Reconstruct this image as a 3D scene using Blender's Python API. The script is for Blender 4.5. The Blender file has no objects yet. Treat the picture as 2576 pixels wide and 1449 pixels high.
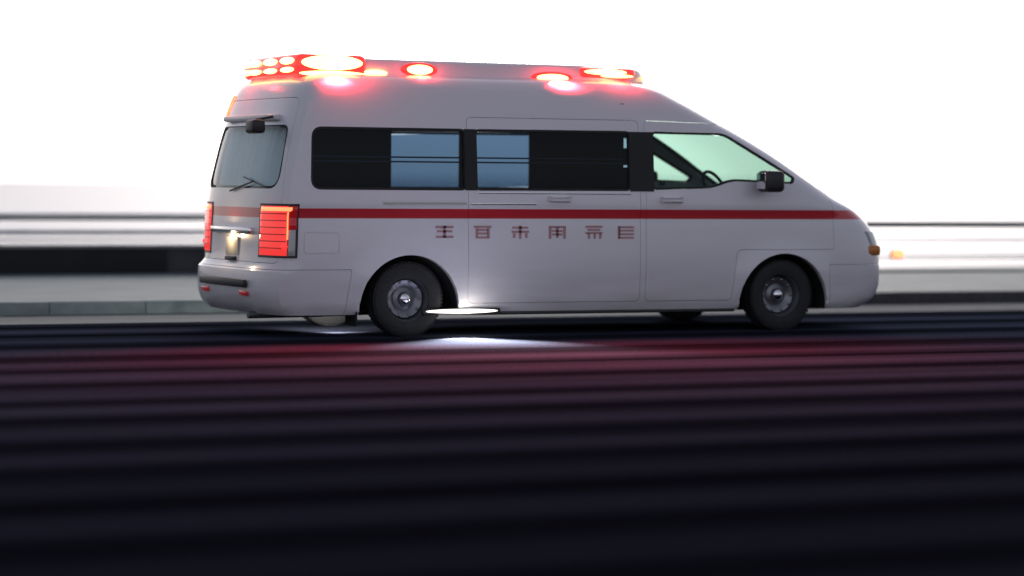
import bpy, bmesh, math, random
import numpy as np
from mathutils import Vector, Matrix

random.seed(7)
R = math.radians
scn = bpy.context.scene
col = scn.collection

# ------------------------------------------------------------------ camera
cam_d = bpy.data.cameras.new('camera')
cam = bpy.data.objects.new('camera', cam_d)
col.objects.link(cam)
cam_d.sensor_width = 36.0
cam_d.lens = 36.0 * 7000.0 / 2576.0
cam_d.clip_start = 0.2
cam_d.clip_end = 9000
PSI, PITCH, ROLL = R(25), math.atan(276.5 / 7000.0), R(0.5)
fw = Vector((math.sin(PSI) * math.cos(PITCH), math.cos(PSI) * math.cos(PITCH), -math.sin(PITCH)))
rt = Vector((math.cos(PSI), -math.sin(PSI), 0))
up = rt.cross(fw)
r2 = rt * math.cos(ROLL) + up * math.sin(ROLL)
u2 = up * math.cos(ROLL) - rt * math.sin(ROLL)
cam.matrix_world = Matrix(((r2.x, u2.x, -fw.x, -9.5457), (r2.y, u2.y, -fw.y, -23.5533),
                           (r2.z, u2.z, -fw.z, 1.41), (0, 0, 0, 1)))
scn.camera = cam
cam_d.dof.use_dof = True          # fast telephoto lens focused on the rear corner of the van
cam_d.dof.focus_distance = 24.2
cam_d.dof.aperture_fstop = 0.55

# ------------------------------------------------------------------ sky, sun, exposure
SUN_AZ, SUN_EL = R(27.5), R(22)          # azimuth measured from +Y towards +X: behind the van
world = bpy.data.worlds.new('World')
scn.world = world
world.use_nodes = True
wn, wl = world.node_tree.nodes, world.node_tree.links
wn.clear()
sky = wn.new('ShaderNodeTexSky')
sky.sky_type = 'NISHITA'
sky.sun_disc = False
sky.sun_elevation = SUN_EL
sky.sun_rotation = SUN_AZ
sky.air_density = 1.0
sky.dust_density = 1.5
sky.ozone_density = 1.5
hs = wn.new('ShaderNodeHueSaturation')
hs.inputs['Saturation'].default_value = 0.38
tint = wn.new('ShaderNodeMix'); tint.data_type = 'RGBA'; tint.blend_type = 'MULTIPLY'
tint.inputs[0].default_value = 1.0
tint.inputs[7].default_value = (1.0, 0.965, 1.03, 1)
bg = wn.new('ShaderNodeBackground'); bg.inputs['Strength'].default_value = 0.13
wo = wn.new('ShaderNodeOutputWorld')
wl.new(sky.outputs[0], hs.inputs['Color']); wl.new(hs.outputs[0], tint.inputs[6])
wl.new(tint.outputs[2], bg.inputs['Color']); wl.new(bg.outputs[0], wo.inputs['Surface'])
sun_d = bpy.data.lights.new('sun', 'SUN')
sun_d.energy = 0.6
sun_d.angle = R(14)
sun_d.color = (1.0, 0.95, 0.9)
sun = bpy.data.objects.new('sun', sun_d)
col.objects.link(sun)
sdir = Vector((math.sin(SUN_AZ) * math.cos(SUN_EL), math.cos(SUN_AZ) * math.cos(SUN_EL), math.sin(SUN_EL)))
sun.rotation_euler = sdir.to_track_quat('Z', 'Y').to_euler()
vs = scn.view_settings
vs.view_transform = 'Standard'
vs.look = 'None'
vs.gamma = 1.0
vs.use_curve_mapping = False
vs.exposure = 0.0
scn.cycles.use_denoising = True
scn.cycles.max_bounces = 10
scn.cycles.transparent_max_bounces = 24


# ------------------------------------------------------------------ materials
def newmat(name):
    m = bpy.data.materials.new(name)
    m.use_nodes = True
    nt = m.node_tree
    for n in list(nt.nodes):
        if n.type != 'OUTPUT_MATERIAL':
            nt.nodes.remove(n)
    return m, nt.nodes, nt.links, next(n for n in nt.nodes if n.type == 'OUTPUT_MATERIAL')


def principled(name, color, rough=0.5, metal=0.0, spec=0.5, noise=0.0, nscale=8.0, bump=0.0, coat=0.0, stretch=(1, 1, 1)):
    m, N, L, out = newmat(name)
    p = N.new('ShaderNodeBsdfPrincipled')
    p.inputs['Base Color'].default_value = (*color, 1)
    p.inputs['Roughness'].default_value = rough
    p.inputs['Metallic'].default_value = metal
    p.inputs['Specular IOR Level'].default_value = spec
    p.inputs['Coat Weight'].default_value = coat
    p.inputs['Coat Roughness'].default_value = 0.06
    L.new(p.outputs[0], out.inputs['Surface'])
    if noise or bump:
        tc = N.new('ShaderNodeTexCoord')
        mp = N.new('ShaderNodeMapping'); mp.inputs['Scale'].default_value = stretch
        nz = N.new('ShaderNodeTexNoise')
        nz.inputs['Scale'].default_value = nscale; nz.inputs['Detail'].default_value = 6
        L.new(tc.outputs['Object'], mp.inputs[0]); L.new(mp.outputs[0], nz.inputs['Vector'])
        if noise:
            mr = N.new('ShaderNodeMapRange')
            mr.inputs[1].default_value = 0.3; mr.inputs[2].default_value = 0.7
            mr.inputs[3].default_value = 1 - noise; mr.inputs[4].default_value = 1 + noise
            vm = N.new('ShaderNodeVectorMath'); vm.operation = 'SCALE'
            vm.inputs[0].default_value = color
            L.new(nz.outputs['Fac'], mr.inputs[0]); L.new(mr.outputs[0], vm.inputs['Scale'])
            L.new(vm.outputs[0], p.inputs['Base Color'])
        if bump:
            bp = N.new('ShaderNodeBump'); bp.inputs['Strength'].default_value = bump
            bp.inputs['Distance'].default_value = 0.01
            L.new(nz.outputs['Fac'], bp.inputs['Height']); L.new(bp.outputs[0], p.inputs['Normal'])
    return m


def emitter(name, color, strength, base=(0.3, 0.02, 0.02)):
    m, N, L, out = newmat(name)
    p = N.new('ShaderNodeBsdfPrincipled')
    p.inputs['Base Color'].default_value = (*base, 1)
    p.inputs['Roughness'].default_value = 0.12
    p.inputs['Emission Color'].default_value = (*color, 1)
    p.inputs['Emission Strength'].default_value = strength
    L.new(p.outputs[0], out.inputs['Surface'])
    return m


def glass(name, tint, rough=0.02):
    m, N, L, out = newmat(name)
    tr = N.new('ShaderNodeBsdfTransparent'); tr.inputs[0].default_value = (*tint, 1)
    gl = N.new('ShaderNodeBsdfGlossy'); gl.inputs['Roughness'].default_value = rough
    gl.inputs[0].default_value = (0.9, 0.93, 0.95, 1)
    ge = N.new('ShaderNodeNewGeometry')
    dt = N.new('ShaderNodeVectorMath'); dt.operation = 'DOT_PRODUCT'
    ab = N.new('ShaderNodeMath'); ab.operation = 'ABSOLUTE'
    om = N.new('ShaderNodeMath'); om.operation = 'SUBTRACT'; om.inputs[0].default_value = 1.0
    pw = N.new('ShaderNodeMath'); pw.operation = 'POWER'; pw.inputs[1].default_value = 5.0
    fr = N.new('ShaderNodeMapRange'); fr.inputs[3].default_value = 0.014; fr.inputs[4].default_value = 0.9
    mx = N.new('ShaderNodeMixShader')
    L.new(ge.outputs['Incoming'], dt.inputs[0]); L.new(ge.outputs['Normal'], dt.inputs[1])
    L.new(dt.outputs['Value'], ab.inputs[0]); L.new(ab.outputs[0], om.inputs[1])
    L.new(om.outputs[0], pw.inputs[0]); L.new(pw.outputs[0], fr.inputs[0])
    L.new(fr.outputs[0], mx.inputs[0]); L.new(tr.outputs[0], mx.inputs[1]); L.new(gl.outputs[0], mx.inputs[2])
    L.new(mx.outputs[0], out.inputs['Surface'])
    return m


def body_paint():
    """white enamel with the red waist stripe painted between two heights, a little road film low down"""
    m, N, L, out = newmat('ambulance_paint')
    p = N.new('ShaderNodeBsdfPrincipled')
    p.inputs['Roughness'].default_value = 0.32
    p.inputs['Coat Weight'].default_value = 0.6
    p.inputs['Coat Roughness'].default_value = 0.08
    tc = N.new('ShaderNodeTexCoord'); sp = N.new('ShaderNodeSeparateXYZ')
    L.new(tc.outputs['Object'], sp.inputs[0])
    a = N.new('ShaderNodeMath'); a.operation = 'GREATER_THAN'; a.inputs[1].default_value = 1.046
    b = N.new('ShaderNodeMath'); b.operation = 'LESS_THAN'; b.inputs[1].default_value = 1.132
    c = N.new('ShaderNodeMath'); c.operation = 'MULTIPLY'
    L.new(sp.outputs['Z'], a.inputs[0]); L.new(sp.outputs['Z'], b.inputs[0])
    L.new(a.outputs[0], c.inputs[0]); L.new(b.outputs[0], c.inputs[1])
    mp = N.new('ShaderNodeMapping'); mp.inputs['Scale'].default_value = (0.5, 1, 3)
    nz = N.new('ShaderNodeTexNoise'); nz.inputs['Scale'].default_value = 3.0; nz.inputs['Detail'].default_value = 7
    L.new(tc.outputs['Object'], mp.inputs[0]); L.new(mp.outputs[0], nz.inputs['Vector'])
    hz = N.new('ShaderNodeMapRange')
    hz.inputs[1].default_value = 0.2; hz.inputs[2].default_value = 0.75
    hz.inputs[3].default_value = 0.55; hz.inputs[4].default_value = 0.06
    L.new(sp.outputs['Z'], hz.inputs[0])
    dm = N.new('ShaderNodeMath'); dm.operation = 'MULTIPLY'
    L.new(hz.outputs[0], dm.inputs[0]); L.new(nz.outputs['Fac'], dm.inputs[1])
    base = N.new('ShaderNodeMix'); base.data_type = 'RGBA'
    base.inputs[6].default_value = (0.80, 0.765, 0.815, 1); base.inputs[7].default_value = (0.60, 0.02, 0.035, 1)
    L.new(c.outputs[0], base.inputs[0])
    dirt = N.new('ShaderNodeMix'); dirt.data_type = 'RGBA'
    dirt.inputs[7].default_value = (0.23, 0.22, 0.21, 1)
    L.new(dm.outputs[0], dirt.inputs[0]); L.new(base.outputs[2], dirt.inputs[6])
    L.new(dirt.outputs[2], p.inputs['Base Color'])
    L.new(p.outputs[0], out.inputs['Surface'])
    return m


def asphalt():
    """dark asphalt: aggregate speckle plus long worn and oiled streaks that follow the lane"""
    m, N, L, out = newmat('asphalt')
    p = N.new('ShaderNodeBsdfDiffuse')
    gl = N.new('ShaderNodeBsdfGlossy'); gl.inputs['Roughness'].default_value = 0.42
    mx = N.new('ShaderNodeMixShader'); mx.inputs[0].default_value = 0.0
    tc = N.new('ShaderNodeTexCoord')
    mp = N.new('ShaderNodeMapping'); mp.inputs['Scale'].default_value = (0.025, 2.4, 1)
    nz = N.new('ShaderNodeTexNoise'); nz.inputs['Scale'].default_value = 1.0; nz.inputs['Detail'].default_value = 3
    L.new(tc.outputs['Object'], mp.inputs[0]); L.new(mp.outputs[0], nz.inputs['Vector'])
    ns = N.new('ShaderNodeTexNoise'); ns.inputs['Scale'].default_value = 60; ns.inputs['Detail'].default_value = 8
    L.new(tc.outputs['Object'], ns.inputs['Vector'])
    mr = N.new('ShaderNodeMapRange')
    mr.inputs[1].default_value = 0.36; mr.inputs[2].default_value = 0.64
    mr.inputs[3].default_value = 0.10; mr.inputs[4].default_value = 1.6
    L.new(nz.outputs['Fac'], mr.inputs[0])
    m2 = N.new('ShaderNodeMapRange')
    m2.inputs[1].default_value = 0.3; m2.inputs[2].default_value = 0.7
    m2.inputs[3].default_value = 0.6; m2.inputs[4].default_value = 1.4
    L.new(ns.outputs['Fac'], m2.inputs[0])
    mw = N.new('ShaderNodeMapping'); mw.inputs['Scale'].default_value = (0.06, 1, 1)
    mw.inputs['Rotation'].default_value = (0, 0, 0.0)
    wv = N.new('ShaderNodeTexWave'); wv.wave_type = 'BANDS'; wv.bands_direction = 'Y'
    wv.inputs['Scale'].default_value = 0.235; wv.inputs['Distortion'].default_value = 1.2
    wv.inputs['Detail'].default_value = 2.0; wv.inputs['Detail Scale'].default_value = 0.35
    L.new(tc.outputs['Object'], mw.inputs[0]); L.new(mw.outputs[0], wv.inputs['Vector'])
    m4 = N.new('ShaderNodeMapRange'); m4.inputs[3].default_value = 0.30; m4.inputs[4].default_value = 1.5
    L.new(wv.outputs['Fac'], m4.inputs[0])
    mr.inputs[3].default_value = 0.62; mr.inputs[4].default_value = 1.3
    m5 = N.new('ShaderNodeMath'); m5.operation = 'MULTIPLY'
    L.new(mr.outputs[0], m5.inputs[0]); L.new(m4.outputs[0], m5.inputs[1])
    ml = N.new('ShaderNodeMath'); ml.operation = 'MULTIPLY'
    L.new(m5.outputs[0], ml.inputs[0]); L.new(m2.outputs[0], ml.inputs[1])
    vm = N.new('ShaderNodeVectorMath'); vm.operation = 'SCALE'
    vm.inputs[0].default_value = (0.0300, 0.0345, 0.0530)
    # foreground shade painted into the albedo: darker towards the near side, ragged edge
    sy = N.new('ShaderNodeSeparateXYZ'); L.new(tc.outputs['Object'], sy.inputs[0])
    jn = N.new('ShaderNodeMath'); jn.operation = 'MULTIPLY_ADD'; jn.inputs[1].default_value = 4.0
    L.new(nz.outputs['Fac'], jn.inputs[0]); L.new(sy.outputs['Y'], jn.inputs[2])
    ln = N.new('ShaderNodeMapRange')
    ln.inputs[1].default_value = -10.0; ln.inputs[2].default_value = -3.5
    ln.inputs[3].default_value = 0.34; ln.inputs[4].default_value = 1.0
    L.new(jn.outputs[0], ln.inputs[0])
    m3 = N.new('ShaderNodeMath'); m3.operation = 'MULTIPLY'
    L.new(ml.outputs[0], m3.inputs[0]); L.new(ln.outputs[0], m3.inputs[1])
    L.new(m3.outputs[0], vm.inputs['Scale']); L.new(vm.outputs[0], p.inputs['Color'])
    bp = N.new('ShaderNodeBump'); bp.inputs['Strength'].default_value = 0.6; bp.inputs['Distance'].default_value = 0.006
    L.new(ns.outputs['Fac'], bp.inputs['Height']); L.new(bp.outputs[0], p.inputs['Normal'])
    L.new(bp.outputs[0], gl.inputs['Normal'])
    L.new(p.outputs[0], mx.inputs[1]); L.new(gl.outputs[0], mx.inputs[2])
    L.new(mx.outputs[0], out.inputs['Surface'])
    return m


M = {
    'paint': body_paint(),
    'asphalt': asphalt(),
    'red_paint': principled('red_lettering_paint', (0.50, 0.27, 0.29), 0.55),
    'rubber': principled('rubber', (0.018, 0.018, 0.02), 0.75, noise=0.3, nscale=30),
    'black': principled('black_plastic', (0.02, 0.02, 0.023), 0.45),
    'liner': principled('wheel_liner', (0.012, 0.012, 0.013), 0.9),
    'steel': principled('painted_steel_wheel', (0.22, 0.22, 0.24), 0.35, metal=0.7),
    'chrome': principled('chrome', (0.75, 0.76, 0.78), 0.15, metal=1.0),
    'interior': principled('interior_trim', (0.03, 0.022, 0.028), 0.9, spec=0.2),
    'seat': principled('seat_cloth', (0.03, 0.03, 0.035), 0.9),
    'tinted': glass('tinted_glass', (0.135, 0.20, 0.27)),
    'clear': glass('cab_glass', (0.34, 0.47, 0.44)),
    'rear_glass': glass('rear_glass', (0.80, 0.88, 0.90)),
    'lens_red': emitter('lit_red_lens', (1.0, 0.03, 0.03), 1.6),
    'lens_dark': emitter('faint_glow_red_lens', (1.0, 0.03, 0.03), 0.10, (0.35, 0.01, 0.015)),  # weak red glow put into lenses and reflectors that are not lit
    'tail': emitter('lit_tail_lens', (1.0, 0.05, 0.045), 0.85),
    'tail_hot': emitter('tail_tube', (1.0, 0.16, 0.06), 3.2),
    'flash': emitter('flash_module', (1.0, 0.56, 0.16), 5.0, (0.8, 0.6, 0.4)),
    'amber': emitter('indicator_lens', (1.0, 0.22, 0.09), 3.2, (0.8, 0.3, 0.05)),
    'indicator_off': principled('indicator_off_lens', (0.55, 0.20, 0.05), 0.12),
    'pillar': principled('gloss_black_panel', (0.006, 0.006, 0.007), 0.3, spec=0.3),
    'step': emitter('step_lamp_lens', (1.0, 0.95, 0.85), 2.6, (0.8, 0.8, 0.75)),
    'clear_lens': principled('clear_lens', (0.42, 0.45, 0.46), 0.1, spec=0.8),
    'plate': principled('plate_enamel', (0.72, 0.68, 0.55), 0.4),
    'rail_grey': principled('rail_grey_paint', (0.10, 0.135, 0.14), 0.5, noise=0.2, nscale=5),
    'rail_white': principled('rail_white_paint', (0.62, 0.64, 0.66), 0.4, noise=0.1, nscale=5),
    'concrete': principled('concrete', (0.30, 0.31, 0.30), 0.85, noise=0.18, nscale=3, bump=0.3),
    'dark_wall': principled('dark_stained_wall', (0.045, 0.045, 0.05), 0.85, noise=0.3, nscale=2, bump=0.3),
    'black_wall': principled('black_wall', (0.012, 0.011, 0.014), 0.8, noise=0.2, nscale=2),
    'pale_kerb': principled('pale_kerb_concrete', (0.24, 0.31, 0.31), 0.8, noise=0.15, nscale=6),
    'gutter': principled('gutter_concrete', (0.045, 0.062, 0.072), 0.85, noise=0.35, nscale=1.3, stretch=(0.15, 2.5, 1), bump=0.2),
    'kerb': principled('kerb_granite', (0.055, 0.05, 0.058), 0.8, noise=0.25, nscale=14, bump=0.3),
    'plinth': principled('green_plinth', (0.27, 0.33, 0.28), 0.7, noise=0.12, nscale=3),
    'paving': principled('paving', (0.108, 0.155, 0.164), 0.7, noise=0.22, nscale=1.2, spec=0.25, bump=0.2),
    'water': principled('water', (0.27, 0.31, 0.34), 0.4, spec=0.22, bump=0.25, nscale=0.6, stretch=(0.6, 1, 1)),
    'white_line': principled('road_marking_paint', (0.62, 0.62, 0.58), 0.6, noise=0.2, nscale=9),
    'curtain': principled('curtain_cloth', (0.74, 0.80, 0.80), 0.9),
    'hinge': principled('body_white', (0.72, 0.71, 0.74), 0.35),
}


# ------------------------------------------------------------------ mesh helpers
def finish(bm, name, mat, parent=None, smooth=True, ang=35):
    me = bpy.data.meshes.new(name)
    bmesh.ops.recalc_face_normals(bm, faces=bm.faces)
    bm.to_mesh(me); bm.free()
    return link_mesh(me, name, mat, parent, smooth, ang)


def link_mesh(me, name, mat, parent=None, smooth=True, ang=35):
    me.materials.clear()
    me.materials.append(M[mat] if isinstance(mat, str) else mat)
    me.shade_smooth() if smooth else me.shade_flat()
    if smooth:
        me.set_sharp_from_angle(angle=R(ang))
    o = bpy.data.objects.new(name, me)
    col.objects.link(o)
    if parent is not None:
        o.parent = parent
        o.matrix_parent_inverse = parent.matrix_basis.inverted()
    return o


def box(bm, x0, x1, y0, y1, z0, z1, bev=0.0, seg=2):
    g = bmesh.ops.create_cube(bm, size=1.0)['verts']
    for v in g:
        v.co = Vector(((x0 + x1) / 2 + v.co.x * (x1 - x0), (y0 + y1) / 2 + v.co.y * (y1 - y0), (z0 + z1) / 2 + v.co.z * (z1 - z0)))
    if bev:
        es = list({e for v in g for e in v.link_edges})
        bmesh.ops.bevel(bm, geom=es, offset=bev, segments=seg, affect='EDGES', profile=0.5)


def tube(bm, a, b, r, n=10, r2=None):
    a, b = Vector(a), Vector(b)
    d = b - a
    g = bmesh.ops.create_cone(bm, cap_ends=True, segments=n, radius1=r, radius2=r if r2 is None else r2, depth=d.length)['verts']
    q = d.to_track_quat('Z', 'Y').to_matrix()
    for v in g:
        v.co = q @ v.co + (a + b) / 2


def lathe_y(bm, prof, cx, cy, cz, n=48, sgn=1):
    """profile of (radius, depth along y) spun about the y axis through (cx, cz)"""
    rings = []
    for (r, d) in prof:
        rings.append([bm.verts.new((cx + r * math.cos(2 * math.pi * k / n), cy + sgn * d, cz + r * math.sin(2 * math.pi * k / n))) for k in range(n)])
    for i in range(len(rings) - 1):
        for k in range(n):
            bm.faces.new((rings[i][k], rings[i][(k + 1) % n], rings[i + 1][(k + 1) % n], rings[i + 1][k]))
    return rings


def round_poly(pts, rad, seg=6):
    out = []
    n = len(pts)
    for i in range(n):
        p0, p1, p2 = Vector(pts[i - 1]), Vector(pts[i]), Vector(pts[(i + 1) % n])
        r = rad[i] if isinstance(rad, (list, tuple)) else rad
        a, b = (p0 - p1), (p2 - p1)
        r = min(r, a.length * 0.45, b.length * 0.45)
        A, B = p1 + a.normalized() * r, p1 + b.normalized() * r
        for k in range(seg + 1):
            t = k / seg
            out.append(tuple((1 - t) ** 2 * A + 2 * t * (1 - t) * p1 + t * t * B))
    return out


def inset_poly(pts, d):
    """offset a roughly convex polygon inwards by d"""
    n = len(pts)
    area = sum(pts[i][0] * pts[(i + 1) % n][1] - pts[(i + 1) % n][0] * pts[i][1] for i in range(n))
    s = 1 if area > 0 else -1
    res = []
    for i in range(n):
        p0, p1, p2 = Vector(pts[i - 1]), Vector(pts[i]), Vector(pts[(i + 1) % n])
        e1, e2 = (p1 - p0).normalized(), (p2 - p1).normalized()
        n1, n2 = Vector((-e1.y, e1.x)) * s, Vector((-e2.y, e2.x)) * s
        m = (n1 + n2)
        m = m / max(0.3, m.length_squared) * 2 if m.length_squared > 1e-6 else n1
        res.append(tuple(p1 + m * d))
    return res


def prism(poly, axis, a0, a1):
    bm = bmesh.new()
    def P(u, v, a):
        return (u, a, v) if axis == 'y' else (a, u, v)
    A = [bm.verts.new(P(u, v, a0)) for u, v in poly]
    B = [bm.verts.new(P(u, v, a1)) for u, v in poly]
    n = len(poly)
    bm.faces.new(A); bm.faces.new(B[::-1])
    for i in range(n):
        bm.faces.new((A[i], B[i], B[(i + 1) % n], A[(i + 1) % n]))
    bmesh.ops.recalc_face_normals(bm, faces=bm.faces)
    me = bpy.data.meshes.new('cutter')
    bm.to_mesh(me); bm.free()
    o = bpy.data.objects.new('cutter', me); col.objects.link(o)
    return o


def cut(me, cutter, op='DIFFERENCE', keep=False):
    o = bpy.data.objects.new('cut_target', me); col.objects.link(o)
    md = o.modifiers.new('b', 'BOOLEAN'); md.object = cutter; md.operation = op; md.solver = 'EXACT'
    dg = bpy.context.evaluated_depsgraph_get()
    res = bpy.data.meshes.new_from_object(o.evaluated_get(dg))
    bpy.data.objects.remove(o)
    if not keep:
        bpy.data.objects.remove(cutter)
    return res


def tag(o, label, cat=None, group=None, kind=None):
    o['label'] = label
    if cat: o['category'] = cat
    if group: o['group'] = group
    if kind: o['kind'] = kind
    return o


def empty(name, loc):
    o = bpy.data.objects.new(name, None)
    col.objects.link(o); o.location = loc
    return o


def pchip(xs, ys):
    xs, ys = np.array(xs, float), np.array(ys, float)
    h = np.diff(xs); dl = np.diff(ys) / h
    d = np.zeros(len(xs))
    for i in range(1, len(xs) - 1):
        if dl[i - 1] * dl[i] > 0:
            w1, w2 = 2 * h[i] + h[i - 1], h[i] + 2 * h[i - 1]
            d[i] = (w1 + w2) / (w1 / dl[i - 1] + w2 / dl[i])
    d[0], d[-1] = dl[0], dl[-1]
    def f(x):
        x = min(max(x, xs[0]), xs[-1])
        i = min(max(int(np.searchsorted(xs, x)) - 1, 0), len(xs) - 2)
        t = (x - xs[i]) / h[i]
        return float((2 * t**3 - 3 * t**2 + 1) * ys[i] + (t**3 - 2 * t**2 + t) * h[i] * d[i]
                     + (-2 * t**3 + 3 * t**2) * ys[i + 1] + (t**3 - t**2) * h[i] * d[i + 1])
    return f


# ------------------------------------------------------------------ ground, water, pavement
def sheet(name, x0, x1, y0, y1, z, mat, nx=1, ny=1, fz=None):
    bm = bmesh.new()
    g = [[bm.verts.new((x0 + (x1 - x0) * i / nx, y0 + (y1 - y0) * j / ny, z)) for j in range(ny + 1)] for i in range(nx + 1)]
    if fz:
        for row in g:
            for v in row:
                v.co.z += fz(v.co.x, v.co.y)
    for i in range(nx):
        for j in range(ny):
            bm.faces.new((g[i][j], g[i + 1][j], g[i + 1][j + 1], g[i][j + 1]))
    o = finish(bm, name, mat, None, True, 60)
    if o.data.polygons[0].normal.z < 0:
        o.data.flip_normals()
    o['kind'] = 'structure'
    return o


ph = [random.uniform(0, 6.28) for _ in range(12)]
def road_wave(x, y):
    """long shallow ruts worn along the lane, flat under the van and the kerb"""
    w = min(1.0, max(0.0, (-1.6 - y) / 1.5))
    s = math.sin(2 * math.pi * y / 1.52 + 0.5 * math.sin(x * 0.11 + ph[0]) + ph[1])
    s += 0.45 * math.sin(2 * math.pi * y / 0.83 + ph[2] + 0.7 * math.sin(x * 0.07 + ph[3]))
    s += 0.35 * math.sin(2 * math.pi * y / 3.7 + ph[4] + x * 0.05)
    return -0.010 * w * (1.0 - 0.55 * s)

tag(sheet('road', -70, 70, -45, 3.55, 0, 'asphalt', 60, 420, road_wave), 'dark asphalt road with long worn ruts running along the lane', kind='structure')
tag(sheet('gutter', -70, 70, 1.9, 3.549, 0.004, 'gutter', 70, 1), 'grey concrete gutter strip at the far edge of the road', kind='structure')
tag(sheet('ground', -4500, 4500, -4500, 4500, -4.0, 'kerb'), 'dark ground far below the road level', kind='structure')
tag(sheet('water', -4400, 4400, 12.3, 4400, -3.2, 'water'), 'pale grey water beyond the railing', kind='structure')
bm = bmesh.new(); box(bm, -70, 70, 3.75, 12.2, -3.5, 0.12)
tag(finish(bm, 'pavement', 'paving', None, False), 'pale concrete pavement between the road and the water', kind='structure')
bm = bmesh.new(); box(bm, -70, 70, 3.55, 3.75, -0.6, -0.03)
kerb_o = finish(bm, 'kerb', 'kerb', None, False)
tag(kerb_o, 'dark stone kerb along the far side of the road', kind='structure')
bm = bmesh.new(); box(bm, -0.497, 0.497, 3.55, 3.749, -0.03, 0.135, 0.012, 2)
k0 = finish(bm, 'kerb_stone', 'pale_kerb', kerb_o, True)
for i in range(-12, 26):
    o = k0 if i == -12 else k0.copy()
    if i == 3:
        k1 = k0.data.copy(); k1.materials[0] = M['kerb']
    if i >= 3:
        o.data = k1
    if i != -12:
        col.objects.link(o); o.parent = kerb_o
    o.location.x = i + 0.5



# ------------------------------------------------------------------ railings
def railing_right():
    root = empty('railing', (22, 4.45, 0.12))
    x0, x1, y = 4.6, 44.0, 4.45
    def rail(z, r, mat):
        b = bmesh.new(); tube(b, (x0, y, z), (x1, y, z), r, 14)
        finish(b, 'rail', mat, root)
    rail(0.90, 0.032, 'rail_grey')
    for z, r in ((0.715, 0.010), (0.53, 0.010), (0.485, 0.009), (0.34, 0.014)):
        rail(z, r, 'rail_grey')
    p0 = None
    n = 0
    x = x0 + 0.1
    while x < x1:
        if p0 is None:
            b = bmesh.new(); box(b, x - 0.025, x + 0.025, y + 0.036, y + 0.066, 0.12, 0.90, 0.006)
            box(b, x - 0.06, x + 0.06, y - 0.04, y + 0.10, 0.12, 0.132)
            p0 = finish(b, 'post', 'rail_grey', root)
        else:
            o = p0.copy(); col.objects.link(o); o.location.x += n * 3.2
        n += 1; x += 3.2
    tag(root, 'grey pipe railing with five rails standing near the kerb ahead of the ambulance', 'railing', 'railings by the water')


def railing_left():
    y = 11.5
    x0, x1 = -28.0, 8.4
    w = empty('low_wall', (0, y, 0.12))
    bm = bmesh.new(); box(bm, 1.75, x1, y - 0.15, y + 0.15, 0.12, 0.46, 0.01)
    finish(bm, 'wall_panel', 'dark_wall', w)
    bm = bmesh.new(); box(bm, x0, 1.742, y - 0.16, y + 0.15, 0.12, 0.463, 0.01)
    finish(bm, 'wall_panel', 'black_wall', w)
    bm = bmesh.new(); box(bm, x0, x1, y - 0.19, y + 0.19, 0.463, 0.50, 0.008)
    finish(bm, 'coping', 'concrete', w)
    tag(w, 'low dark wall with grey coping under the white railing behind the ambulance', 'wall')
    root = empty('railing', (0, y, 0.5))
    for z, r, mat in ((0.885, 0.022, 'rail_white'), (0.835, 0.024, 'rail_grey'), (0.66, 0.034, 'rail_white'), (0.565, 0.012, 'rail_grey')):
        b = bmesh.new(); tube(b, (x0, y, z), (x1, y, z), r, 14)
        finish(b, 'rail', mat, root)
    p0 = None
    for n in range(8):
        x = x0 + 3.1 + n * 4.0
        if p0 is None:
            b = bmesh.new(); box(b, x - 0.03, x + 0.03, y + 0.036, y + 0.08, 0.50, 0.885, 0.006)
            p0 = finish(b, 'post', 'rail_white', root)
        else:
            o = p0.copy(); col.objects.link(o); o.location.x += n * 4.0
    tag(root, 'white pipe railing standing on the low dark wall behind the ambulance', 'railing', 'railings by the water')

railing_right()
railing_left()
mk = empty('marker_light', (8.52, 4.39, 0.56))
bm = bmesh.new(); box(bm, 8.44, 8.60, 4.395, 4.435, 0.50, 0.60, .012)
finish(bm, 'housing', 'black', mk)
bm = bmesh.new(); box(bm, 8.445, 8.595, 4.365, 4.397, 0.506, 0.594, .012, 3)
finish(bm, 'lens', 'amber', mk)
tag(mk, 'small lit amber marker light fixed to the railing ahead of the ambulance', 'marker light')

# ------------------------------------------------------------------ the ambulance
YC = 0.13
HWf = pchip([.2, .28, .4, .6, 1.0, 1.04, 1.16, 1.25, 1.3, 1.8, 2.05, 2.18, 2.26, 2.31, 2.335],
            [1.030, 1.060, 1.074, 1.086, 1.076, 1.068, 1.082, 1.074, 1.064, 1.02, .985, .945, .88, .77, .62])
XF = pchip([.2, .3, .45, .7, .85, 1.0, 1.15, 1.24, 1.4, 1.6, 1.8, 2.0, 2.15, 2.26, 2.31, 2.335],
           [4.94, 5.10, 5.15, 5.14, 5.10, 5.01, 4.82, 4.64, 4.38, 4.05, 3.68, 3.27, 2.97, 2.74, 2.54, 2.3])
XR = pchip([.2, .28, .4, .58, .64, 1.0, 1.3, 1.6, 1.9, 2.1, 2.2, 2.28, 2.32, 2.335],
           [-1.25, -1.32, -1.35, -1.34, -1.28, -1.26, -1.24, -1.18, -1.10, -1.04, -1.0, -.92, -.78, -.6])
AF, NF, AR, NR = 0.66, 2.9, 0.21, 3.0
ARCH = ((0.0, 0.25), (3.81, 0.25))
AR_R = 0.475


def front_x(y, z, off=0.0):
    t = min(0.9999, abs(y - YC) / (HWf(z) + off))
    return XF(z) - AF + (AF + off) * (1 - t ** NF) ** (1 / NF)


def rear_x(y, z, off=0.0):
    t = min(0.9999, abs(y - YC) / (HWf(z) + off))
    return XR(z) + AR - (AR + off) * (1 - t ** NR) ** (1 / NR)


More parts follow.
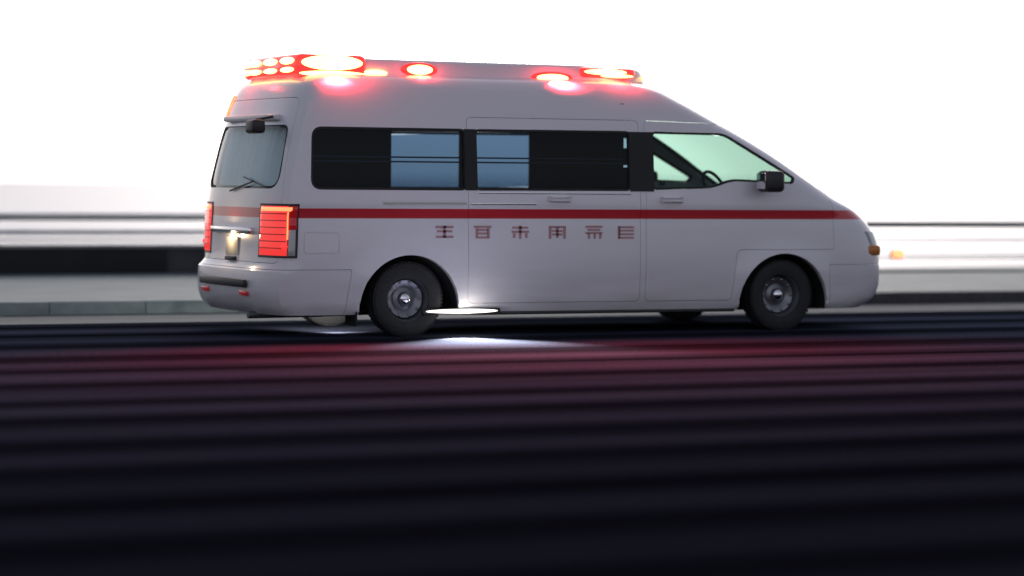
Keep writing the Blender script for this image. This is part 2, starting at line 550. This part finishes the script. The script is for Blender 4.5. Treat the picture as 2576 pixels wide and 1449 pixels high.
def flare(x, z):
    d = 0.0
    for ax, az in ARCH:
        r = math.hypot(x - ax, z - az)
        if AR_R - 0.05 < r < AR_R + 0.16 and z > 0.2:
            t = (r - AR_R + 0.05) / 0.21
            d = max(d, 0.026 * (1 - t) ** 2 * (1 + 2 * t))
    return d


def ring(z, inset=0.0, ns=64, nf=22, nr=14):
    hw = HWf(z) - inset
    xf, xr = XF(z) - inset, XR(z) + inset
    pts = []
    for k in range(nf + 1):                     # front, right to left
        t = -math.pi / 2 + math.pi * k / nf
        c, s = math.cos(t), math.sin(t)
        pts.append([xf - AF + (AF) * max(c, 0) ** (2 / NF), hw * math.copysign(abs(s) ** (2 / NF), s)])
    for k in range(1, ns):
        pts.append([(xf - AF) + (xr + AR - xf + AF) * k / ns, hw])
    for k in range(nr + 1):
        t = math.pi / 2 + math.pi * k / nr
        c, s = math.cos(t), math.sin(t)
        pts.append([xr + AR - AR * max(-c, 0) ** (2 / NR), hw * math.copysign(abs(s) ** (2 / NR), s)])
    for k in range(1, ns):
        pts.append([(xr + AR) + (xf - AF - xr - AR) * k / ns, -hw])
    if not inset:
        for p in pts:
            if abs(abs(p[1]) - hw) < 1e-6:
                p[1] += math.copysign(flare(p[0], z), p[1])
    return [(x, y + YC, z) for x, y in pts]


def solid(zs, inset):
    bm = bmesh.new()
    rs = [[bm.verts.new(p) for p in ring(z, inset)] for z in zs]
    n = len(rs[0])
    for a, b in zip(rs, rs[1:]):
        for k in range(n):
            bm.faces.new((a[k], a[(k + 1) % n], b[(k + 1) % n], b[k]))
    bm.faces.new(rs[0][::-1]); bm.faces.new(rs[-1])
    bmesh.ops.remove_doubles(bm, verts=bm.verts, dist=1e-5)
    bmesh.ops.recalc_face_normals(bm, faces=bm.faces)
    me = bpy.data.meshes.new('solid'); bm.to_mesh(me); bm.free()
    return me


amb = empty('ambulance', (2.0, YC, 0))
tag(amb, 'white high roof ambulance with a red waist stripe and lit red roof beacons', 'ambulance')

zs = list(np.linspace(.2, 2.2, 64)) + [2.215, 2.23, 2.245, 2.26, 2.275, 2.288, 2.30, 2.31, 2.318, 2.325, 2.33, 2.335]
body = solid(zs, 0.0)
inner = bpy.data.objects.new('inner', solid(list(np.linspace(.78, 2.18, 24)), 0.045)); col.objects.link(inner)
body = cut(body, inner)
for ax, az in ARCH:
    for y0, y1 in ((-1.4, -0.42), (0.68, 1.7)):
        c = prism([(ax + AR_R * math.cos(2 * math.pi * k / 56), az + AR_R * math.sin(2 * math.pi * k / 56)) for k in range(56)], 'y', y0, y1)
        body = cut(body, c)

# window openings (x, z) on the sides, (y, z) at the back and front
W_quarter = round_poly([(-.93, 1.295), (.55, 1.295), (.55, 1.845), (-.91, 1.845)], [.10, .05, .05, .10])
W_slide = round_poly([(.64, 1.295), (2.20, 1.30), (2.20, 1.85), (.64, 1.845)], [.05, .05, .05, .05])
W_front = round_poly([(2.42, 1.31), (3.05, 1.33), (3.25, 1.40), (3.92, 1.375), (3.96, 1.44), (3.20, 1.845), (2.42, 1.85)], [.05, .1, .1, .05, .05, .08, .05])
W_rear = round_poly([(YC - .93, 1.30), (YC + .93, 1.30), (YC + .86, 1.86), (YC - .86, 1.86)], [.16, .16, .09, .09])
W_shield = round_poly([(YC - .95, 1.30), (YC + .95, 1.30), (YC + .80, 2.02), (YC - .80, 2.02)], .09)
for poly in (W_quarter, W_slide, W_front):
    body = cut(body, prism(poly, 'y', -1.5, YC))
    body = cut(body, prism(poly, 'y', YC, 1.8))
body = cut(body, prism(W_rear, 'x', -1.8, -.8))
body = cut(body, prism(W_shield, 'x', 2.5, 5.6))

# door panels taken out of the shell with a 5 mm gap all round
D_front = round_poly([(2.345, .29), (3.25, .29), (3.31, .76), (4.36, .76), (4.34, 1.36), (3.28, 1.93), (2.345, 1.95)], .05, 4)
D_slide = round_poly([(.56, .29), (2.29, .29), (2.29, 1.95), (.56, 1.95)], .06, 4)
D_gate = round_poly([(YC - .985, .65), (YC + .985, .65), (YC + .985, 1.25), (YC + .885, 2.10), (YC - .885, 2.10), (YC - .985, 1.25)], .07, 4)
D_fuel = round_poly([(-1.0, .74), (-.67, .74), (-.67, .925), (-1.0, .925)], .03, 4)


def door(name, poly, axis, a0, a1, label=None):
    global body
    d = cut(body, prism(inset_poly(poly, 0.004), axis, a0, a1), 'INTERSECT')
    body = cut(body, prism(poly, axis, a0, a1))
    o = link_mesh(d, name, 'paint', amb)
    if label: o['label'] = label
    return o

door_fr = door('door', D_front, 'y', -1.4, -.72)
door_sl = door('sliding_door', D_slide, 'y', -1.4, -.80)
door('door', D_front, 'y', .98, 1.7)
door('sliding_door', D_slide, 'y', 1.06, 1.7)
gate = door('tailgate', D_gate, 'x', -1.8, -.90)
door('fuel_flap', D_fuel, 'y', -1.4, -.945)
bmp = round_poly([(-2, .1), (-.62, .1), (-.55, .60), (-2, .60)], .02, 2)
rb = cut(body, prism(inset_poly(bmp, 0.004), 'y', -2, 2), 'INTERSECT')
body = cut(body, prism(bmp, 'y', -2, 2))
link_mesh(rb, 'rear_bumper', 'paint', amb)
bmp = round_poly([(4.33, .1), (6, .1), (6, .62), (4.30, .62)], .02, 2)
fb = cut(body, prism(inset_poly(bmp, 0.004), 'y', -2, 2), 'INTERSECT')
body = cut(body, prism(bmp, 'y', -2, 2))
link_mesh(fb, 'front_bumper', 'paint', amb)
body_o = link_mesh(body, 'body', 'paint', amb)


# glass sheets that follow the body just inside its skin, with a black rubber surround
def side_pt(x, z, s, off):
    hw = HWf(z) + off
    if x > XF(z) - AF:
        k = (x - XF(z) + AF) / (AF + off)
        hw *= max(0.05, 1 - max(0, min(k, .999)) ** NF) ** (1 / NF)
    return (x, YC + s * hw, z)


def sheet_from_poly(poly, fn, nrow=14, ncol=16):
    bm = bmesh.new()
    z0, z1 = min(p[1] for p in poly), max(p[1] for p in poly)
    rows = []
    n = len(poly)
    for r in range(nrow + 1):
        z = z0 + 1e-4 + (z1 - z0 - 2e-4) * r / nrow
        xs = []
        for i in range(n):
            (xa, za), (xb, zb) = poly[i], poly[(i + 1) % n]
            if (za - z) * (zb - z) <= 0 and abs(za - zb) > 1e-9:
                xs.append(xa + (xb - xa) * (z - za) / (zb - za))
        a, b = min(xs), max(xs)
        rows.append([bm.verts.new(fn(a + (b - a) * c / ncol, z)) for c in range(ncol + 1)])
    for r in range(nrow):
        for c in range(ncol):
            bm.faces.new((rows[r][c], rows[r][c + 1], rows[r + 1][c + 1], rows[r + 1][c]))
    return bm


def band_from_poly(outer, inner_p, fn_out, fn_in):
    """closed ring of rubber between two outlines, with depth"""
    bm = bmesh.new()
    n = len(outer)
    L = [[bm.verts.new(f(u, v)) for (u, v) in p] for p, f in ((outer, fn_out), (inner_p, fn_out), (inner_p, fn_in), (outer, fn_in))]
    for a in range(4):
        for k in range(n):
            bm.faces.new((L[a][k], L[a][(k + 1) % n], L[(a + 1) % 4][(k + 1) % n], L[(a + 1) % 4][k]))
    return bm


def fit_window(poly, parent, mat, fn):
    g = sheet_from_poly(inset_poly(poly, -0.004), lambda u, v: fn(u, v, -0.016))
    o = finish(g, 'window', mat, parent)
    b = band_from_poly(inset_poly(poly, 0.001), inset_poly(poly, 0.022), lambda u, v: fn(u, v, -0.004), lambda u, v: fn(u, v, -0.030))
    finish(b, 'window_seal', 'rubber', o)
    return o


for s in (-1, 1):
    sf = lambda x, z, o, s=s: side_pt(x, z, s, o)
    fit_window(W_quarter, amb, 'tinted', sf)
    fit_window(W_slide, amb, 'tinted', sf)
    fit_window(W_front, amb, 'clear', sf)
wr = fit_window(W_rear, amb, 'rear_glass', lambda y, z, o: (rear_x(y, z, o), y, z))
wr.name = 'rear_window'
ws = fit_window(W_shield, amb, 'clear', lambda y, z, o: (front_x(y, z, o), y, z))
ws.name = 'windscreen'

# black pillar panels join the side windows into one dark band
for s in (-1, 1):
    for (xa, xb) in ((.536, .654), (2.186, 2.434)):
        bm = bmesh.new()
        g = [[[bm.verts.new(side_pt(x, z, s, o)) for z in np.linspace(1.297, 1.843, 8)] for x in (xa, xb)] for o in (0.003, -0.01)]
        for j in range(7):
            bm.faces.new((g[0][0][j], g[0][1][j], g[0][1][j + 1], g[0][0][j + 1]))
            bm.faces.new((g[1][0][j], g[1][1][j], g[1][1][j + 1], g[1][0][j + 1]))
            for a in (0, 1):
                bm.faces.new((g[0][a][j], g[0][a][j + 1], g[1][a][j + 1], g[1][a][j]))
        finish(bm, 'pillar_trim', 'pillar', amb)

# interior
bm = bmesh.new(); box(bm, -.95, 3.9, YC - .98, YC + .98, .782, .80)
finish(bm, 'cabin_floor', 'interior', amb, False)
bm = bmesh.new(); box(bm, 2.12, 2.16, YC - .975, YC + .2, .81, 2.1)
box(bm, 2.12, 2.16, YC + .2, YC + .975, 1.0, 2.1)
finish(bm, 'partition', 'interior', amb, False)
bm = bmesh.new(); box(bm, -.95, .56, YC + .70, YC + .94, .81, 2.05, .02)
finish(bm, 'equipment_cabinet', 'interior', amb, False)
bm = bmesh.new()
cy = np.linspace(YC - .90, YC + .90, 120)
g = [[bm.verts.new((rear_x(YC, z) + .14 + .022 * math.sin(y * 31) + .012 * math.sin(y * 73), y, z)) for z in (1.20, 1.55, 1.92)] for y in cy]
for i in range(119):
    for j in range(2):
        bm.faces.new((g[i][j], g[i + 1][j], g[i + 1][j + 1], g[i][j + 1]))
finish(bm, 'added_rear_curtain', 'curtain', amb, True, 80)  # pale curtain added behind the glass to brighten the rear window
bm = bmesh.new(); box(bm, 1.36, 1.47, YC + .90, YC + .96, 1.2, 1.95, .01)
finish(bm, 'window_divider', 'interior', amb, False)
bm = bmesh.new()
box(bm, 3.45, 4.0, YC - .90, YC + .90, .85, 1.30, .08, 3)
finish(bm, 'dashboard', 'black', amb)
for ys in (-.45, .45):
    bm = bmesh.new()
    box(bm, 2.45, 2.98, YC + ys - .25, YC + ys + .25, .80, 1.02, .05, 3)
    box(bm, 2.38, 2.54, YC + ys - .25, YC + ys + .25, 1.02, 1.52, .05, 3)
    s_ = finish(bm, 'seat', 'seat', amb)
    bm = bmesh.new(); box(bm, 2.40, 2.51, YC + ys - .13, YC + ys + .13, 1.54, 1.70, .035, 3)
    finish(bm, 'headrest', 'seat', s_)
bm = bmesh.new()
lathe_y(bm, [(.19 + .016 * math.cos(a), .016 * math.sin(a)) for a in np.linspace(0, 2 * math.pi, 9)], 0, 0, 0, 28)
for v in bm.verts:
    q = Matrix.Rotation(R(62), 3, 'Y') @ (Matrix.Rotation(R(90), 3, 'X') @ v.co)
    v.co = q + Vector((3.42, YC - .45, 1.32))
finish(bm, 'steering_wheel', 'black', amb)
# bars added behind the tinted side glass, standing in for light streaks
for s in (-1,):
    for z in (1.585, 1.545):
        bm = bmesh.new(); tube(bm, (-.88, YC + s * .985, z), (2.14, YC + s * .985, z + .004), .007, 8)
        finish(bm, 'streak_bar', 'chrome', amb)

# chassis, exhaust, mud flaps
bm = bmesh.new(); box(bm, -.95, 4.9, YC - .62, YC + .62, .235, .30)
box(bm, -.5, 4.6, YC - .5, YC - .42, .17, .24); box(bm, -.5, 4.6, YC + .42, YC + .5, .17, .24)
finish(bm, 'chassis', 'liner', amb, False)
for ax in (0, 3.81):
    bm = bmesh.new(); tube(bm, (ax, YC - .8, .33), (ax, YC + .8, .33), .05, 12)
    finish(bm, 'axle', 'liner', amb)
bm = bmesh.new(); tube(bm, (-1.32, YC - .55, .19), (-.3, YC - .55, .20), .035, 14)
finish(bm, 'exhaust_pipe', 'steel', amb)
for s in (-1, 1):
    bm = bmesh.new(); box(bm, -.50, -.488, YC + s * .93 - .13, YC + s * .93 + .13, .10, .32)
    finish(bm, 'mud_flap', 'rubber', amb)

# wheels
TYRE = [(.20, -.10), (.235, -.108), (.285, -.108), (.315, -.098), (.330, -.075), (.332, -.03), (.327, -.026), (.327, -.018), (.332, -.014),
        (.333, .014), (.327, .018), (.327, .026), (.332, .03), (.330, .075), (.315, .098), (.285, .108), (.235, .108), (.20, .10), (.20, -.10)]
RIM = [(.0, .035), (.052, .035), (.058, .02), (.062, .0), (.10, -.012), (.135, .012), (.165, .018), (.178, -.015), (.186, .055), (.206, .098), (.212, .10), (.204, .08), (.19, -.02), (.19, -.09), (.0, -.09)]
proto = {}
for ax, _ in ARCH:
    for s in (-1, 1):
        yy = YC + s * .945
        bm = bmesh.new(); lathe_y(bm, RIM, ax, yy, .333, 56, s)
        for k in range(10):          # ventilation slots, as dark raised oval lips
            a = 2 * math.pi * k / 10
            bmesh.ops.create_uvsphere(bm, u_segments=8, v_segments=6, radius=.017, matrix=Matrix.Translation((ax + .15 * math.cos(a), yy + s * .016, .333 + .15 * math.sin(a))) @ Matrix.Diagonal((1, .5, 1, 1)))
        w = finish(bm, 'wheel', 'steel', amb, True, 30)
        bm = bmesh.new(); lathe_y(bm, TYRE, ax, yy, .333, 64, s)
        for k in range(64):          # tread blocks on the shoulders
            a = 2 * math.pi * k / 64
            for yo in (-.082, .082):
                m_ = Matrix.Translation((ax, yy + yo, .333)) @ Matrix.Rotation(-a, 4, 'Y') @ Matrix.Translation((.327, 0, 0))
                g = bmesh.ops.create_cube(bm, size=1, matrix=m_ @ Matrix.Diagonal((.012, .03, .018, 1)))
        finish(bm, 'tyre', 'rubber', w, True, 30)
        bm = bmesh.new(); lathe_y(bm, [(0, .052), (.035, .05), (.048, .04), (.05, .02)], ax, yy, .333, 24, s)
        finish(bm, 'hub_cap', 'chrome', w)
        # dark wheel house liner
        bm = bmesh.new()
        n = 30
        yo_, yi_ = YC + s * 1.055, YC + s * .56
        A = [bm.verts.new((ax + .47 * math.cos(t), yo_, .25 + .47 * math.sin(t))) for t in np.linspace(-.1, math.pi + .1, n)]
        B = [bm.verts.new((ax + .47 * math.cos(t), yi_, .25 + .47 * math.sin(t))) for t in np.linspace(-.1, math.pi + .1, n)]
        for k in range(n - 1):
            bm.faces.new((A[k], A[k + 1], B[k + 1], B[k]))
        bm.faces.new(B)
        finish(bm, 'wheel_arch_liner', 'liner', amb)

# side furniture: sliding door rail, trims, handles, mirrors, sill, lettering
YS = YC - 1.08
for s in (-1, 1):
    bm = bmesh.new()
    y = YC + s * 1.0745
    box(bm, -.27, .545, y - .008, y + .008, 1.16, 1.20, .004)
    dr = finish(bm, 'door_rail', 'hinge', amb)
    bm = bmesh.new(); box(bm, -.26, .54, min(y, y + s * .013), max(y, y + s * .013), 1.172, 1.188)
    finish(bm, 'rail_strip', 'chrome', dr)
    bm = bmesh.new(); box(bm, .575, 1.23, y - .008, y + .011, 1.170, 1.188, .003) if s > 0 else box(bm, .575, 1.23, y - .011, y + .008, 1.170, 1.188, .003)
    finish(bm, 'door_trim', 'chrome', amb)
    bm = bmesh.new(); box(bm, .66, 2.19, YC + s * 1.069 - .006, YC + s * 1.069 + .006, 1.268, 1.284, .004)
    finish(bm, 'window_trim', 'chrome', amb)
    for hx in (1.35, 2.50):
        bm = bmesh.new()
        y = YC + s * 1.088
        box(bm, hx, hx + .20, y, y + s * .03, 1.205, 1.24, .012)
        box(bm, hx + .01, hx + .04, y - s * .02, y + s * .012, 1.21, 1.235)
        box(bm, hx + .16, hx + .19, y - s * .02, y + s * .012, 1.21, 1.235)
        finish(bm, 'door_handle', 'hinge', amb)
    bm = bmesh.new()
    ym = YC + s * 1.02
    box(bm, 3.46, 3.66, ym + s * .12 if s > 0 else ym - .34, ym + .34 if s > 0 else ym - .12, 1.30, 1.50, .045, 3)
    tube(bm, (3.62, ym - s * .05, 1.37), (3.58, ym + s * .16, 1.39), .022, 10)
    mi = finish(bm, 'side_mirror', 'black', amb)
    bm = bmesh.new(); box(bm, 3.452, 3.459, min(ym + s * .15, ym + s * .31), max(ym + s * .15, ym + s * .31), 1.33, 1.475, .003)
    finish(bm, 'mirror_glass', 'chrome', mi)
    bm = bmesh.new(); box(bm, .53, 3.30, YC + s * 1.045 - .015, YC + s * 1.045 + .015, .185, .215, .008)
    finish(bm, 'sill_trim', 'black', amb)

# faded red characters on the flank: what can be made out is a row of stacked strokes
def glyph(cx, cz, kind):
    bm = bmesh.new()
    h, w = .118, .165
    def bar(x0, x1, z0, z1):
        box(bm, cx + x0 * w - .003, cx + x1 * w + .003, YC - HWf(cz) - .0045, YC - HWf(cz) + .008, cz + z0 * h - .003, cz + z1 * h + .003)
    pats = {
        0: [(-.5, .5, .34, .46), (-.42, .42, .02, .13), (-.5, .5, -.40, -.28), (-.07, .07, -.40, .46)],
        1: [(-.5, .5, .36, .47), (-.40, -.28, -.45, .30), (.28, .40, -.45, .30), (-.28, .28, .12, .22), (-.28, .28, -.14, -.04), (-.28, .28, -.45, -.34)],
        2: [(-.45, .45, .30, .40), (-.5, .5, -.02, .09), (-.06, .06, -.48, .48), (-.42, -.30, -.40, -.10), (.30, .42, -.40, -.10)],
        3: [(-.5, -.38, -.48, .46), (.38, .5, -.48, .46), (-.38, .38, .36, .46), (-.30, .30, .05, .15), (-.30, .30, -.22, -.12), (-.06, .06, -.40, .36)],
        4: [(-.5, .5, .38, .48), (-.36, .36, .14, .23), (-.5, .5, -.10, .0), (-.36, -.25, -.48, -.10), (.0, .10, -.48, -.10), (.34, .45, -.48, -.10)],
        5: [(-.46, .46, .34, .44), (-.46, .46, .08, .17), (-.46, .46, -.20, -.10), (-.46, .46, -.48, -.38), (-.5, -.40, -.48, .44)],
    }
    for b in pats[kind]:
        bar(*b)
    finish(bm, 'lettering', 'red_paint', amb, False)
for k, (cx, cz) in enumerate([(.33, .925), (.70, .925), (1.07, .925), (1.44, .925), (1.81, .925), (2.14, .925)]):
    glyph(cx, cz, k)

# tail lamps wrap the rear corners
def corner_patch(name, s, z0, z1, u0, u1, off, mat, parent, thick=.03, nz=10, nu=18, soft=.010):
    """u runs from 0 (centre of the back) round the corner to 1, then along the flank in metres"""
    def P(u, z, o):
        hw = HWf(z) + o
        if u <= 1:
            t = u * math.pi / 2
            return (XR(z) + AR - (AR + o) * math.cos(t) ** (2 / NR), YC + s * hw * math.sin(t) ** (2 / NR), z)
        return (XR(z) + AR + (u - 1), YC + s * hw, z)
    bm = bmesh.new()
    us, zz = np.linspace(u0, u1, nu + 1), np.linspace(z0, z1, nz + 1)
    def dome(i, j):
        e = min(i, nu - i, j * 1.5, (nz - j) * 1.5)
        return off - soft * max(0, 1 - e)
    A = [[bm.verts.new(P(u, z, dome(i, j))) for j, z in enumerate(zz)] for i, u in enumerate(us)]
    B = [[bm.verts.new(P(u, z, off - thick)) for z in zz] for u in us]
    for i in range(nu):
        for j in range(nz):
            bm.faces.new((A[i][j], A[i + 1][j], A[i + 1][j + 1], A[i][j + 1]))
            bm.faces.new((B[i][j], B[i][j + 1], B[i + 1][j + 1], B[i + 1][j]))
    for i in range(nu):
        for j in (0, nz):
            bm.faces.new((A[i][j], A[i + 1][j], B[i + 1][j], B[i][j]))
    for j in range(nz):
        for i in (0, nu):
            bm.faces.new((A[i][j], A[i][j + 1], B[i][j + 1], B[i][j]))
    return finish(bm, name, mat, parent)

for s in (-1, 1):
    tl = corner_patch('tail_lamp', s, .70, 1.17, .30, 1.0, .006, 'black', amb, soft=0)
    corner_patch('brake_lens', s, .72, 1.15, .315, .83, .018, 'tail', tl, .02)
    corner_patch('light_tube', s, 1.105, 1.14, .33, .90, .026, 'tail_hot', tl, .02, 4)
    corner_patch('light_tube', s, .86, 1.10, .815, .84, .026, 'tail_hot', tl, .02, 6, 4)
    for zr in (.78, .84, .90, .96, 1.02, 1.08):
        corner_patch('lens_rib', s, zr, zr + .009, .33, .80, .024, 'lens_dark', tl, .02, 1, 10, 0)
    corner_patch('indicator_lens', s, .95, 1.15, .845, .99, .016, 'lens_dark', tl, .02)
    corner_patch('reverse_lens', s, .72, .945, .845, .98, .016, 'clear_lens', tl, .02)
    bm = bmesh.new(); bmesh.ops.create_uvsphere(bm, u_segments=14, v_segments=10, radius=.028, matrix=Matrix.Translation((-1.17, YC + s * 1.058, .80)))
    finish(bm, 'bulb', 'lens_red', tl)

# tailgate furniture
def rbox(name, y0, y1, z0, z1, d0, d1, mat, parent, bev=.006):
    zc = (z0 + z1) / 2
    x = XR(zc)
    bm = bmesh.new(); box(bm, x - d1, x - d0, y0, y1, z0, z1, bev)
    return finish(bm, name, mat, parent)
rbox('plate_garnish', YC - .52, YC + .52, .895, .955, -.02, .045, 'chrome', amb, .012)
rbox('number_plate', YC - .165, YC + .165, .70, .865, .002, .016, 'plate', amb)
rbox('tailgate_handle', YC - .12, YC + .12, .655, .69, .0, .03, 'black', amb)
rbox('bumper_step', YC - .60, YC + .60, .43, .50, .0, .035, 'black', amb, .012)
rbox('gate_ledge', YC - .68, YC + .68, 1.90, 1.955, -.03, .045, 'hinge', amb, .02)
for yy in (-.52, .52):
    rbox('reflector', YC + yy - .1, YC + yy + .1, .36, .40, .0, .012, 'lens_dark', amb)
bm = bmesh.new()
tube(bm, (-1.14, YC - .66, 1.93), (-1.30, YC - .70, 1.90), .012, 8)
box(bm, -1.37, -1.25, YC - .80, YC - .58, 1.78, 1.90, .03, 3)
finish(bm, 'parking_mirror', 'black', amb)
bm = bmesh.new()
tube(bm, (rear_x(YC + .1, 1.275) - .02, YC + .1, 1.275), (rear_x(YC - .45, 1.36) - .02, YC - .45, 1.36), .009, 8)
tube(bm, (rear_x(YC - .70, 1.32) - .016, YC - .70, 1.32), (rear_x(YC - .2, 1.40) - .016, YC - .2, 1.40), .007, 8)
finish(bm, 'wiper', 'black', amb)
bm = bmesh.new()
for k in range(9):
    za, zb = 1.95 + .022 * k, 1.95 + .022 * (k + 1)
    ya, yb = YC + .86 - .012 * k, YC + .86 - .012 * (k + 1)
    tube(bm, (rear_x(ya, za) - .012, ya, za), (rear_x(yb, zb) - .012, yb, zb), .012, 8)
finish(bm, 'marker_strip', 'tail_hot', amb)

# front lamps (the near corner indicator is flashing)
for s in (-1, 1):
    def F(y, z, o):
        return (front_x(YC + s * y, z, o), YC + s * y, z)
    bm = bmesh.new()
    ys_, zz_ = np.linspace(.60, 1.03, 14), np.linspace(.70, .93, 8)
    A = [[bm.verts.new(F(y, z, .012)) for z in zz_] for y in ys_]
    B = [[bm.verts.new(F(y, z, -.03)) for z in zz_] for y in ys_]
    for i in range(13):
        for j in range(7):
            bm.faces.new((A[i][j], A[i + 1][j], A[i + 1][j + 1], A[i][j + 1]))
            bm.faces.new((B[i][j], B[i][j + 1], B[i + 1][j + 1], B[i + 1][j]))
        for j in (0, 7):
            bm.faces.new((A[i][j], A[i + 1][j], B[i + 1][j], B[i][j]))
    for j in range(7):
        for i in (0, 13):
            bm.faces.new((A[i][j], A[i][j + 1], B[i][j + 1], B[i][j]))
    finish(bm, 'headlight', 'clear_lens', amb)
    yl = 1.0
    p = Vector(F(yl, .735, 0))
    bm = bmesh.new()
    box(bm, p.x - .13, p.x + .05, p.y - .05, p.y + .05, .70, .80, .035, 3)
    finish(bm, 'front_indicator', 'indicator_off', amb)
bm = bmesh.new(); box(bm, 5.08, 5.145, YC - .5, YC + .5, .72, .86, .02)
finish(bm, 'grille', 'black', amb)

# roof fairing with its beacons
FX0, FX1 = -.90, 2.72
FH = .70
def fair_ring(z, ins):
    x0, x1 = FX0 + ins * .6, FX1 - ins * 1.6
    h = FH - ins
    return round_poly([(x0, YC - h), (x1 - .5, YC - h), (x1, YC - h * .62), (x1, YC + h * .62), (x1 - .5, YC + h), (x0, YC + h)], [.22, .25, .2, .2, .25, .22], 6)
bm = bmesh.new()
prof = [(2.20, 0.0), (2.30, .005), (2.38, .015), (2.43, .03), (2.455, .055), (2.468, .10), (2.475, .18)]
rs = [[bm.verts.new((x, y, z - .012 * (x - FX0) / 3.4 * (z - 2.2) / .27)) for x, y in fair_ring(z, i)] for z, i in prof]
for a, b in zip(rs, rs[1:]):
    for k in range(len(a)):
        bm.faces.new((a[k], a[(k + 1) % len(a)], b[(k + 1) % len(a)], b[k]))
bm.faces.new(rs[-1])
fair = finish(bm, 'roof_fairing', 'paint', amb, True, 40)
YN = YC - FH

def lamp_block(name, x0, x1, y0, y1, z0, z1, mat, parent, bev=.02):
    bm = bmesh.new(); box(bm, x0, x1, y0, y1, z0, z1, bev, 3)
    return finish(bm, name, mat, parent)

def oval(name, cx, cy, cz, rx, ry, rz, mat, parent):
    bm = bmesh.new()
    bmesh.ops.create_uvsphere(bm, u_segments=24, v_segments=14, radius=1.0, matrix=Matrix.Translation((cx, cy, cz)) @ Matrix.Diagonal((rx, ry, rz, 1)))
    return finish(bm, name, mat, parent)

# rear beacon: red lens block over the back of the fairing
rbk = lamp_block('beacon', -.935, -.27, YC - FH - .025, YC + FH + .025, 2.285, 2.488, 'lens_red', fair, .06)
for yy in (YN - .03, YC + FH + .03):
    oval('flash_module', -.61, yy, 2.412, .29, .035, .066, 'flash', fair)
    oval('flash_module', -.61, yy, 2.315, .31, .03, .025, 'flash', fair)
    oval('flash_module', -.19, yy + (.025 if yy < 0 else -.025), 2.335, .115, .028, .024, 'flash', fair)
for yy in (-.48, -.05, .36, .60):
    oval('flash_module', -.94, YC + yy, 2.43, .03, .17, .031, 'flash', fair)
    oval('flash_module', -.94, YC + yy, 2.35, .03, .16, .024, 'flash', fair)
# side flashers
for s in (-1, 1):
    for cx, cz, rx, rz in ((.24, 2.372, .13, .046), (1.56, 2.330, .165, .036)):
        y = YC + s * (FH - .012)
        oval('flasher', cx, y, cz, rx + .05, .028, rz + .020, 'lens_red', fair)
        oval('flash_module', cx, y + s * .012, cz, rx, .03, rz, 'flash', fair)
# front light bar
lamp_block('beacon', 1.84, 2.42, YC - FH - .012, YC + FH + .012, 2.335, 2.435, 'lens_red', fair, .045)
for s in (-1, 1):
    oval('flash_module', 2.10, YC + s * (FH + .012), 2.395, .22, .03, .026, 'flash', fair)
    oval('flash_module', 2.22, YC + s * (FH + .012), 2.360, .17, .03, .016, 'flash', fair)
for k in range(4):
    oval('flash_module', 2.715, YC - .45 + .3 * k, 2.385, .03, .10, .03, 'flash', fair)

# a lit step lamp under the sill behind the sliding door, and its light on the road
bm = bmesh.new(); box(bm, .12, .88, YS - .012, YS + .04, .196, .25, .012)
sl = finish(bm, 'step_lamp', 'black', amb)
oval_bm = bmesh.new()
bmesh.ops.create_uvsphere(oval_bm, u_segments=28, v_segments=14, radius=1.0, matrix=Matrix.Translation((.50, YS - .012, .224)) @ Matrix.Diagonal((.35, .014, .019, 1)))
finish(oval_bm, 'lamp_lens', 'step', sl)


def lamp_light(name, loc, color, energy, size=0.05, spot=None, target=None):
    d = bpy.data.lights.new(name, 'SPOT' if spot else 'POINT')
    d.energy = energy; d.color = color; d.shadow_soft_size = size
    o = bpy.data.objects.new(name, d); col.objects.link(o); o.location = loc
    if spot:
        d.spot_size = R(spot); d.spot_blend = 0.8
        o.rotation_euler = (Vector(target) - Vector(loc)).to_track_quat('-Z', 'Y').to_euler()
    o.parent = amb; o.matrix_parent_inverse = amb.matrix_basis.inverted()
    return o

RED = (1.0, .025, .035)
lamp_light('beacon_light', (-.55, YC - FH - .22, 2.36), RED, 13, .15)
lamp_light('beacon_light', (.24, YC - FH - .10, 2.36), RED, 4, .05)
lamp_light('beacon_light', (1.56, YC - FH - .10, 2.33), RED, 4, .05)
lamp_light('beacon_light', (2.2, YC - FH - .16, 2.38), RED, 12, .12)
lamp_light('beacon_light', (-1.15, YC + .3, 2.42), RED, 4, .06)
# the beacons throw most of their light outwards, on to the road
lamp_light('beacon_throw', (-.6, YC - FH - .15, 2.40), RED, 1500, .06, 130, (-1.8, -9.0, 0))
lamp_light('beacon_throw', (1.56, YC - FH - .12, 2.36), RED, 1300, .06, 130, (3.0, -9.0, 0))
# step lamp light on the road; the under-body spot is added, without fixture
lamp_light('step_and_added_light', (.55, YS - .10, .20), (1.0, .95, .85), 2.0, .05)
lamp_light('step_and_added_light', (.42, YS - .16, .22), (1.0, .95, .86), 2000, .05, 96, (.30, YS - .80, 0))
lamp_light('step_and_added_light', (-.42, YC - .35, .20), (1.0, .95, .88), 260, .04, 110, (-.28, .12, 0))
lamp_light('plate_light', (-1.36, YC, .885), (1.0, .72, .42), 1.6, .02)
